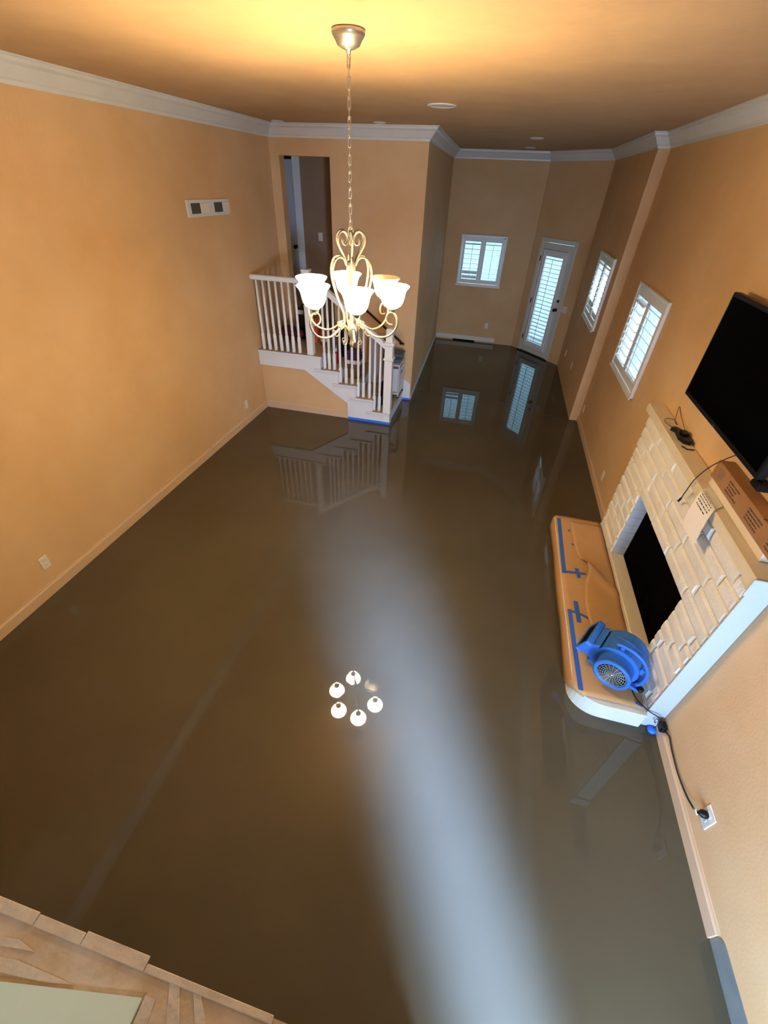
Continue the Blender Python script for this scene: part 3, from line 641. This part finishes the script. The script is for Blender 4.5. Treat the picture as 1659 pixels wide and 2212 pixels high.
# ------------------------------------------------------------------ fireplace
FX, FY0, FY1, HZ = 1.45, 1.81, 3.86, 0.16
fp = empty('fireplace', (XR, (FY0+FY1)/2, 0)); tag(fp, 'cream-painted brick fireplace surround with black firebox on the right wall', 'fireplace')
OY = (FY0+FY1)/2
def FP(mb, name, m, par=fp, kind=None):
    mb.v = [(p[0]-XR, p[1]-OY, p[2]) for p in mb.v]; o = mb.build(name, m, par)
    if kind: o['kind'] = kind
    return o
OY0, OY1, OZ0, OZ1 = 2.19, 3.345, 0.205, 0.895
mb = MB(); xb0, xb1 = FX+.014, XR-.001
mb.box(xb0, xb1, FY0+.01, OY0-.006, HZ, 1.36); mb.box(xb0, xb1, OY1+.006, FY1-.01, HZ, 1.36); mb.box(xb0, xb1, OY0-.006, OY1+.006, OZ1+.006, 1.36)
FP(mb, 'mortar_backing', M['mortar'])
FP(MB().box(FX-.003, XR-.001, FY0+.001, FY1-.001, .001, HZ+.002), 'footing', M['mortar'])
def brick(y0, y1, z0, z1, dx=0.0):
    g = .0045; y0 += g; y1 -= g; z0 += g; z1 -= g; i = .013; bz = random.uniform(-.003, .004)+dx
    xf_ = FX-.002-bz; xm = FX+.010
    j = lambda: random.uniform(-.0025, .0025)
    vs = [(xm, y0+j(), z0+j()), (xm, y1+j(), z0+j()), (xm, y1+j(), z1+j()), (xm, y0+j(), z1+j())]
    vs += [(xf_+j(), y0+i, z0+i+.006), (xf_+j(), y1-i, z0+i+.006), (xf_+j(), y1-i, z1-i), (xf_+j(), y0+i, z1-i)]
    xe = XR-.0015
    vs += [(xe, y0, z0), (xe, y1, z0), (xe, y1, z1), (xe, y0, z1)]
    fs = [(4, 5, 6, 7), (0, 1, 5, 4), (1, 2, 6, 5), (2, 3, 7, 6), (3, 0, 4, 7), (8, 9, 1, 0), (9, 10, 2, 1), (10, 11, 3, 2), (11, 8, 0, 3), (11, 10, 9, 8)]
    FP(MB().add(vs, fs), 'brick', M['brick'])
nc = 12; ch_ = (1.36-HZ)/nc; BL = 0.385
for c_ in range(nc):
    z0 = HZ+c_*ch_; z1 = z0+ch_; off = (c_ % 2)*BL/2+0.11*(c_ % 3)
    ys = [FY0]; y = FY0+off % BL+.08
    while y < FY1-.07: ys.append(y); y += BL*random.uniform(.95, 1.05)
    ys.append(FY1)
    for a, b_ in zip(ys[:-1], ys[1:]):
        if z1 <= OZ1+.02:
            segs = []
            if a < OY0: segs.append((a, min(b_, OY0)))
            if b_ > OY1: segs.append((max(a, OY1), b_))
        else: segs = [(a, b_)]
        for s_ in segs:
            if s_[1]-s_[0] > .05: brick(*s_, z0, z1)
            elif s_[1]-s_[0] > .012: brick(*s_, z0, z1)
FP(MB().bbox(FX-.006, XR-.001, OY0-.03, OY1+.03, HZ+.001, OZ0, .006), 'sill', M['mantel'])
# white edge boards: near side cheek, far reveal of the opening
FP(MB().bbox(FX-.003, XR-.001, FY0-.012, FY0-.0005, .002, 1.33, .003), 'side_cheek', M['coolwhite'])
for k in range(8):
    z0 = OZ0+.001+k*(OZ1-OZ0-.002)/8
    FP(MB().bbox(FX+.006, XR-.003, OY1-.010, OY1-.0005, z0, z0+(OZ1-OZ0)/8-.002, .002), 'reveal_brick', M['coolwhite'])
# mantel
FP(MB().bbox(FX-.022, XR-.001, FY0-.02, FY1+.07, 1.372, 1.44, .006), 'mantel_shelf', M['mantel'])
FP(MB().bbox(FX-.008, XR-.001, FY0+.0, FY1+.03, 1.3605, 1.372, .003), 'mantel_moulding', M['mantel'])
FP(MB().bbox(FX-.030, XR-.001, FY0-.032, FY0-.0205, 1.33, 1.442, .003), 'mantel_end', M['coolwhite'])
# firebox
fb = MB(); y0, y1, x1 = OY0+.0, OY1-.0, 2.05
fb.box(XR+.02, x1, OY0-.05, OY0, .16, .95); fb.box(XR+.02, x1, OY1, OY1+.05, .16, .95); fb.box(x1, x1+.05, OY0-.05, OY1+.05, .16, .95)
fb.box(XR+.02, x1, OY0, OY1, .14, .16); fb.box(XR+.02, x1, OY0, OY1, .95, .99)
FP(fb, 'firebox', M['soot'])
FP(MB().box(XR-.0, XR+.019, OY0+.012, OY1-.012, .158, .895), 'black_backing', M['soot'])  # flat black sheet filling the opening behind the logs
for k in range(3): FP(MB().tube([(XR-.004, 2.5+.2*k, .25), (XR-.004, 2.62+.2*k, .36+.05*(k % 2))], .012, 8), 'log', M['soot'])
# hearth slab
def rounded(x0, x1, y0, y1, rn, rf):
    pts = [(x1, y0), (x0+rn, y0)] + [(x0+rn-rn*math.sin(a), y0+rn*.8-rn*.8*math.cos(a)) for a in [k*PI/16 for k in range(1, 9)]] + \
          [(x0+rf-rf*math.cos(a), y1-rf+rf*math.sin(a)) for a in [k*PI/8 for k in range(0, 5)]] + [(x1, y1)]
    return pts
HX0, HX1, HY0, HY1 = .985, XR-.001, 1.775, 3.85
poly = rounded(HX0, FX-.005, HY0, HY1, .20, .03)
he = tag(empty('hearth', (1.2, 2.8, 0)), 'raised hearth slab with a rounded white plaster end, below the fireplace', 'hearth')
hp = [(x-1.2, y-2.8) for x, y in poly]
MB().prism(hp, 'z', 0, HZ-.007).build('slab', M['hearth'], he)
# kraft paper cover: grid sheet following top and draping over the left edge, with ripples
pc = tag(empty('paper_cover', (1.2, 2.8, 0)), 'brown kraft paper taped over the top of the hearth', 'paper')
mb = MB(); NU, NV = 16, 44; vs = []; fs = []
for j in range(NV+1):
    v = j/NV; y = HY0+.035 + v*(HY1-HY0-.038)
    yb = y-HY0; rn = .20
    xl = HX0 + (rn - math.sqrt(max(0, rn*rn-max(0, rn-yb/.8)**2)) if yb < rn*.8 else 0)
    for i in range(NU+1):
        u = i/NU
        rip = .0035*math.sin(y*9+u*3)*math.sin(u*PI)+.003*math.sin(y*23+u*11)*u*(1-u)*2
        if u < .15:
            t_ = u/.15; dp = .025+.13*min(1, max(0, (y-HY0-.06)/.16)); vs.append((xl-.004-(.004+.003*math.sin(y*7))*(1-t_)-1.2, y-2.8, HZ-dp*(1-t_)+.0035))
        else:
            t_ = (u-.15)/.85; x = xl-.004+t_*(FX-.012-xl); vs.append((x-1.2, y-2.8, HZ+.0035+.004*min(1, t_*6)*0+abs(rip)))
for j in range(NV):
    for i in range(NU): a = j*(NU+1)+i; fs.append((a, a+1, a+NU+2, a+NU+1))
mb.add(vs, fs, True); o = mb.build('sheet', M['kraft'], pc)
sd = o.modifiers.new('thick', 'SOLIDIFY'); sd.thickness = .0012; sd.offset = 1
# second lapped sheet with wavy raised left edge
outl = [(1.13, 3.78), (1.135, 3.62), (1.14, 3.45), (1.145, 3.33), (1.165, 3.22), (1.205, 3.14), (1.215, 3.03), (1.175, 2.88), (1.155, 2.70), (1.15, 2.52), (1.17, 2.38), (1.215, 2.26)]
cv = [(p.x, p.y) for p in catmull([(x, y, 0) for x, y in outl], 4)]
vs = []; fs = []; NU = 8
for (x, y) in cv:
    wv = .034*math.exp(-((y-3.08)/.11)**2)+.014*math.exp(-((y-2.45)/.15)**2)+.004
    for i in range(NU+1):
        u = i/NU; xx = x+(FX-.014-x)*u
        fold = .022*math.exp(-((y-(3.13-.30*u))/.045)**2)
        vs.append((xx-1.2, y-2.8, HZ+.0095+wv*(1-u)**2+fold+.001*math.sin(9*y)))
for j in range(len(cv)-1):
    for i in range(NU): a = j*(NU+1)+i; fs.append((a, a+1, a+NU+2, a+NU+1))
o = MB().add(vs, fs, True).build('lapped_sheet', M['kraft'], pc); sd = o.modifiers.new('thick', 'SOLIDIFY'); sd.thickness = .0012; sd.offset = 1
# tape strips
def tape(pts, wdt, label, m=M['tape'], z=HZ+.0075, nm_='tape_strip'):
    vs = []; P = [Vector((*p, 0)) for p in pts]
    for i, p in enumerate(P):
        d = (P[min(i+1, len(P)-1)]-P[max(0, i-1)]).normalized(); n_ = Vector((-d.y, d.x, 0))*wdt/2
        for zz in (z, z+.0012): vs += [(p.x+n_.x, p.y+n_.y, zz), (p.x-n_.x, p.y-n_.y, zz)]
    fs = [(0, 1, 3, 2)]
    for i in range(len(P)-1):
        a = i*4; b2 = a+4; fs += [(a, a+1, b2+1, b2), (a+2, b2+2, b2+3, a+3), (a, b2, b2+2, a+2), (a+1, a+3, b2+3, b2+1)]
    k = len(vs)-4; fs.append((k, k+2, k+3, k+1))
    return tag(MB().add(vs, fs).build(nm_, m), label, 'tape', 'tape strips on the hearth paper')
tape([(1.025, 3.80), (1.018, 3.4), (1.012, 2.98)], .036, 'long blue tape strip along the far front edge of the hearth paper')
tape([(1.02, 3.00), (1.10, 3.01), (1.20, 3.02)], .026, 'short blue tape strip crossing the hearth paper at the far tear', z=HZ+.0092)
tape([(1.125, 3.07), (1.135, 2.95)], .030, 'tiny blue tape piece forming a cross on the far tape strip', z=HZ+.011)
tape([(1.02, 2.56), (1.022, 2.2), (1.030, 1.84)], .034, 'long blue tape strip along the near front edge, beside the blower')
tape([(1.075, 2.66), (1.082, 2.44)], .036, 'short blue tape piece lying along the hearth between long strips', z=HZ+.011)
tape([(1.02, 2.545), (1.10, 2.53), (1.19, 2.49)], .024, 'thin blue tape strip running across the paper to the blower', z=HZ+.0092)
tape([(1.105, 3.63), (1.115, 3.60)], .018, 'tiny blue tape dab farther from the viewer by the lapped sheet edge', z=HZ+.0085)
tape([(1.120, 3.42), (1.128, 3.39)], .018, 'tiny blue tape dab nearer the fold of the lapped sheet', z=HZ+.0085)
tape([(1.38, 1.845), (1.42, 1.83)], .022, 'dark blue tape dab at the near corner of the fireplace', z=HZ+.010)
bt = MB().lathe([(.001, .002), (.028, .004), (.030, .016), (.020, .028), (.001, .032)], 12, (1.525, 1.772, 0), cap=False)
tag(bt.build('tape_wad', M['tape2']), 'bright blue tape wad at the foot of the fireplace corner', 'tape')

# ------------------------------------------------------------------ air mover (carpet blower)
bl = empty('air_blower', (1.262, 2.045, HZ+.014), math.radians(-29.5)); tag(bl, 'blue carpet drying blower standing on the papered hearth', 'blower')
zc = .155
sp = []
for k in range(0, 25):
    a = math.radians(-90+k*11.25)      # from bottom, over the right/back and top to the front
    r = .128+.022*k/24
    sp.append((math.cos(a)*r, zc+math.sin(a)*r))
sp = [p for p in sp]
# close through outlet throat at front (local -x)
ROT = lambda q: (.766*q[0]+.643*(q[1]-zc), zc-.643*q[0]+.766*(q[1]-zc))
TR = Matrix.Translation((0, 0, zc)) @ Matrix.Rotation(math.radians(20), 4, 'Y') @ Matrix.Translation((0, 0, -zc))
poly = sp + [(-.160, zc+.035), (-.200, .140), (-.200, .038), (-.10, .022), (-.02, zc-.128)]
MB().prism(poly, 'y', -.075, .125).xf(TR).build('volute_housing', M['blue'], bl)
MB().prism([(p[0]*.93, zc+(p[1]-zc)*.93) for p in sp[:25]], 'y', .125, .138).xf(TR).build('back_plate', M['blue'], bl)
# rim seam + outlet mouth
MB().tube([(p[0]*1.02, .035, zc+(p[1]-zc)*1.02) for p in sp[1:22]], .006, 8).xf(TR).build('seam_flange', M['blue'], bl)
mo = MB(); y0, y1 = -.100, .155
for q in ((y0, y1, .020, .036), (y0, y1, .142, .158), (y0, y0+.016, .036, .142), (y1-.016, y1, .036, .142)): mo.bbox(-.240, -.190, q[0], q[1], q[2], q[3], .007)
mo.xf(TR).build('outlet_mouth', M['blue'], bl)
ov = MB().box(-.232, -.2005, -.083, .138, .037, .141); ov.xf(TR).build('outlet_shade_block', M['slot'], bl)  # black block standing in for the shade inside the mouth
MB().lathe([(.112, -.075), (.112, -.150), (.118, -.156), (.118, -.172), (.108, -.178), (.094, -.176), (.094, -.150)], 36, (0, 0, zc), 'y', cap=False).build('inlet_drum', M['blue'], bl)
MB().lathe([(.094, -.152), (.001, -.152)], 30, (0, 0, zc), 'y', cap=False).build('grille_back', M['slot'], bl)
ring = MB()
for r in (.018, .030, .042, .054, .066, .078, .090): ring.tube([(math.cos(a)*r, -.170-.004*(1-r/.09), zc+math.sin(a)*r) for a in [i*PI/12 for i in range(24)]], .0017, 5, closed=True)
ring.build('grille_rings', M['grille'], bl)
g = None
for k in range(18):
    if g is None: g = MB().tube([(.010, 0, 0), (.092, 0, 0)], .0016, 5).build('grille_spoke', M['grille'], bl, (0, -.168, zc))
    else: copy_part(g, bl, (0, -.168, zc), (0, k*PI/9, 0))
MB().lathe([(.012, -.168), (.012, -.175), (.001, -.177)], 14, (0, 0, zc), 'y', cap=False).build('grille_hub', M['chrome'], bl)
hd_ = [(-.06, 0, zc+.165), (-.02, 0, zc+.180), (.05, 0, zc+.178), (.11, 0, zc+.150), (.155, 0, zc+.095), (.172, 0, zc+.030), (.168, 0, zc-.035), (.150, 0, zc-.075)]
MB().tube([(p.x, -.055, p.z) for p in catmull(hd_, 5)], .0125, 10, flat=1.2).build('handle', M['blue'], bl)
for q in ((-.02, .165), (.135, .075)): MB().bbox(q[0]-.012, q[0]+.012, -.060, -.040, zc+q[1]-.045, zc+q[1]+.005, .003).build('handle_stay', M['blue'], bl)
for x in (-.13, .13): MB().bbox(x-.04, x+.04, -.05, .12, 0.0, .030, .008).build('foot', M['blue'], bl)
MB().lathe([(.018, .0), (.022, .008), (.022, .02), (.016, .026)], 12, (.185, -.055, .05)).build('knob', M['black'], bl)
MB().bbox(.12, .185, -.075, -.030, .03, .055, .006).build('rear_bracket', M['blue'], bl)
# cords
cd = catmull([(1.400, 1.990, .205), (1.385, 1.965, .185), (1.372, 1.930, .179), (1.376, 1.890, .179), (1.400, 1.845, .180), (1.440, 1.790, .190), (1.500, 1.768, .180), (1.536, 1.757, .152)], 8)
inv = (Matrix.Translation(bl.location) @ Matrix.Rotation(math.radians(-29.5), 4, 'Z')).inverted()
c1 = MB().tube([tuple(inv @ p) for p in cd], .0042, 8).build('power_cord', M['cord'], bl)
jb = tag(empty('cord_connector', (1.542, 1.742, .125)), 'black extension connector block with silver ring at the fireplace corner', 'connector')
MB().bbox(-.022, .016, -.030, .028, -.028, .030, .007).build('body', M['black'], jb)
MB().tube([(-.020, .030+math.cos(a)*.010*0+.004, math.sin(a)*.015) for a in [0]] + [(-.028+.012*math.cos(a), .030, -.006+.017*math.sin(a)) for a in [k*PI/6 for k in range(12)]], .0038, 6).build('ring', M['chrome'], jb)
wc = catmull([(1.548, 1.714, .125), (1.549, 1.666, .155), (1.549, 1.587, .143), (1.549, 1.48, .138), (1.549, 1.40, .147), (1.546, 1.319, .171), (1.535, 1.252, .215), (1.520, 1.222, .250)], 8)
c2 = tag(empty('extension_cord', (1.54, 1.45, .1)), 'black cord hanging along the right wall from connector to outlet', 'cord')
MB().tube([(p.x-1.54, p.y-1.45, p.z-.1) for p in wc], .0052, 8).build('cable', M['cord'], c2)
pg = tag(empty('power_plug', (XR-.011, 1.19, .292)), 'black round plug pushed into the near right wall outlet', 'plug')
MB().lathe([(.019, 0), (.021, -.010), (.020, -.026), (.011, -.036), (.008, -.044)], 18, (0, 0, 0), 'x').build('body', M['black'], pg)
MB().bbox(-.044, -.032, -.004, .022, -.024, -.010, .003).build('cable_tag', M['paper'], pg)

# ------------------------------------------------------------------ television
tv = empty('television', (XR, 2.865, 2.05)); tag(tv, 'large black flat television mounted on the right wall above the mantel', 'television')
MB().bbox(-.100, -.055, -.605, .605, -.340, .340, .006).build('case', M['black'], tv)
MB().box(-.1030, -.1003, -.578, .578, -.305, .315).build('screen', M['screen'], tv)
MB().bbox(-.104, -.1001, .584, .5885, -.28, .28, .0008).build('bezel_edge', mat('dull_bezel_line', (.06, .07, .08), .25), tv)
MB().bbox(-.055, -.0015, -.22, .22, -.18, .18, .006).build('wall_bracket', M['black'], tv)
MB().bbox(-.1025, -.1015, .0, .03, -.332, -.320, .0003).build('status_light', mat('dull_badge', (.05, .05, .055), .3), tv)
MB().bbox(-.095, -.020, -.65, -.56, -.385, -.341, .012).build('foot_block', M['black'], tv)
cc = catmull([(1.512, 2.50, 1.75), (1.495, 2.56, 1.70), (1.465, 2.60, 1.635), (1.435, 2.635, 1.555), (1.412, 2.66, 1.45), (1.410, 2.675, 1.35), (1.412, 2.69, 1.28)], 6)
c3 = tag(empty('dangling_cable', (1.45, 2.6, 1.4)), 'thin black cable dangling from the television over the mantel', 'cable')
MB().tube([(p.x-1.45, p.y-2.6, p.z-1.4) for p in cc], .0034, 7).build('cable', M['cord'], c3)
MB().tube([(1.412-1.45, 2.688-2.6, 1.285-1.4), (1.414-1.45, 2.703-2.6, 1.250-1.4)], .0068, 8).build('connector', M['black'], c3)
MB().tube([(1.414-1.45, 2.703-2.6, 1.250-1.4), (1.415-1.45, 2.708-2.6, 1.238-1.4)], .005, 8).build('connector_tip', M['white'], c3)

# ------------------------------------------------------------------ things on the mantel
MZ = 1.441
pb = tag(MB().bbox(1.492, 1.562, 1.93, 2.66, MZ, 1.500, .004).build('wood_block', M['mantel']), 'cream wooden board lying on the mantel under the carton', 'board')
bx = empty('cardboard_carton', (1.52, 2.05, 1.501)); tag(bx, 'long brown cardboard carton with printed marks lying on the mantel', 'carton')
MB().bbox(-.045, .043, -.62, .60, 0, .112, .003).build('carton_body', M['card'], bx)
MB().box(-.046, .043, -.005, .005, .1125, .1135).build('top_seam', M['ink'], bx)
def scribble(rows, y0, y1, z0, z1, x, seed, hh=.006):
    random.seed(seed); mb = MB()
    for r in range(rows):
        zc_ = z1-(z1-z0)*(r+.5)/rows; y = y1-random.uniform(0, .01)
        yend = y0+random.uniform(0, (y1-y0)*.3)
        while y > yend:
            l = random.uniform(.006, .022)
            mb.box(x-.0006, x, y-l, y, zc_-hh/2*random.uniform(.6, 1), zc_+hh/2*random.uniform(.6, 1)); y -= l+random.uniform(.003, .007)
    return mb
for (a, b_, s_) in ((.26, .40, 3), (-.02, .14, 4), (-.24, -.10, 5)): scribble(4, a, b_, .02, .095, -.0452, s_, .011).build('printed_marks', M['ink'], bx)
MB().box(-.0457, -.0451, .47, .54, .03, .09).build('side_label', mat('faded_label', (.22, .12, .06), .8), bx)
random.seed(11)
# sheet of hand-written notes bent over the mantel edge
nt_ = empty('note_sheet', (1.45, 2.42, 1.44)); tag(nt_, 'white sheet with handwritten lines curling over the mantel edge', 'paper')
path = catmull([(1.490, 0, 1.4440), (1.465, 0, 1.447), (1.440, 0, 1.4475), (1.418, 0, 1.442), (1.402, 0, 1.415), (1.390, 0, 1.37), (1.380, 0, 1.31), (1.374, 0, 1.24)], 4)
NP = len(path)-1; yA = (2.61, 2.46); yB_ = (2.40, 2.24)
def notep(s, t, off=0):
    i = min(int(s*NP), NP-1); f = s*NP-i; p = path[i].lerp(path[i+1], f); d = (path[i+1]-path[i]).normalized(); nrm = Vector((d.z, 0, -d.x))
    if nrm.x > 0 or (abs(nrm.x) < .3 and nrm.z < 0): nrm = -nrm
    ya = yA[0]+(yA[1]-yA[0])*s; yb = yB_[0]+(yB_[1]-yB_[0])*s; y = ya+(yb-ya)*t
    return Vector((p.x-1.45, y-2.42, p.z-1.44)) + nrm*off
vs = [notep(i/18, j/6, .0) for i in range(19) for j in range(7)]
fs = [(i*7+j, i*7+j+1, i*7+j+8, i*7+j+7) for i in range(18) for j in range(6)]
o = MB().add(vs, fs, True).build('sheet', M['paper'], nt_)
mb = MB(); random.seed(5)
for r in range(9):
    s_ = .10+r*.066; t = .10+random.uniform(0, .06); tend = random.choice((.62, .9, .88, .75, .85, .6))
    while t < tend:
        l = random.uniform(.04, .13); hs = .020
        q = [notep(s_, t, .0012), notep(s_, t+l, .0012), notep(s_+hs, t+l, .0012), notep(s_+hs, t, .0012)]
        mb.add(q, [(0, 1, 2, 3)]); t += l+random.uniform(.02, .05)
mb.build('handwriting', M['ink2'], nt_)
# black adapter with looping wire
ad = empty('camera_gadget', (1.515, 3.27, MZ)); tag(ad, 'small black gadget with tangled wire on the far end of the mantel', 'gadget')
MB().prism([(-.055, .13), (-.03, .10), (-.04, -.02), (-.02, -.08), (.02, -.10), (.035, -.05), (.03, .03), (.02, .09), (-.02, .15)], 'z', .001, .030).build('body', M['black'], ad)
MB().bbox(-.02, .028, -.01, .06, .030, .050, .006).build('head', M['black'], ad)
MB().tube(catmull([(.0, .06, .03), (-.05, .16, .02), (-.062, .27, .012), (-.03, .33, .012), (.01, .30, .02), (.0, .18, .03), (-.015, .20, .04), (.01, .28, .03), (.03, .36, .08), (.04, .38, .10), (.035, .28, .07), (.02, .12, .05), (.01, .05, .045)], 6), .0022, 6).build('wire', M['bronze'], ad)
hk = tag(MB().tube([(1.470, 3.135, MZ+.005), (1.495, 3.095, MZ+.005), (1.54, 3.10, MZ+.005)], .0045, 7).build('hex_key', M['bronze']), 'small dark bent key lying near the gadget on the mantel', 'tool')
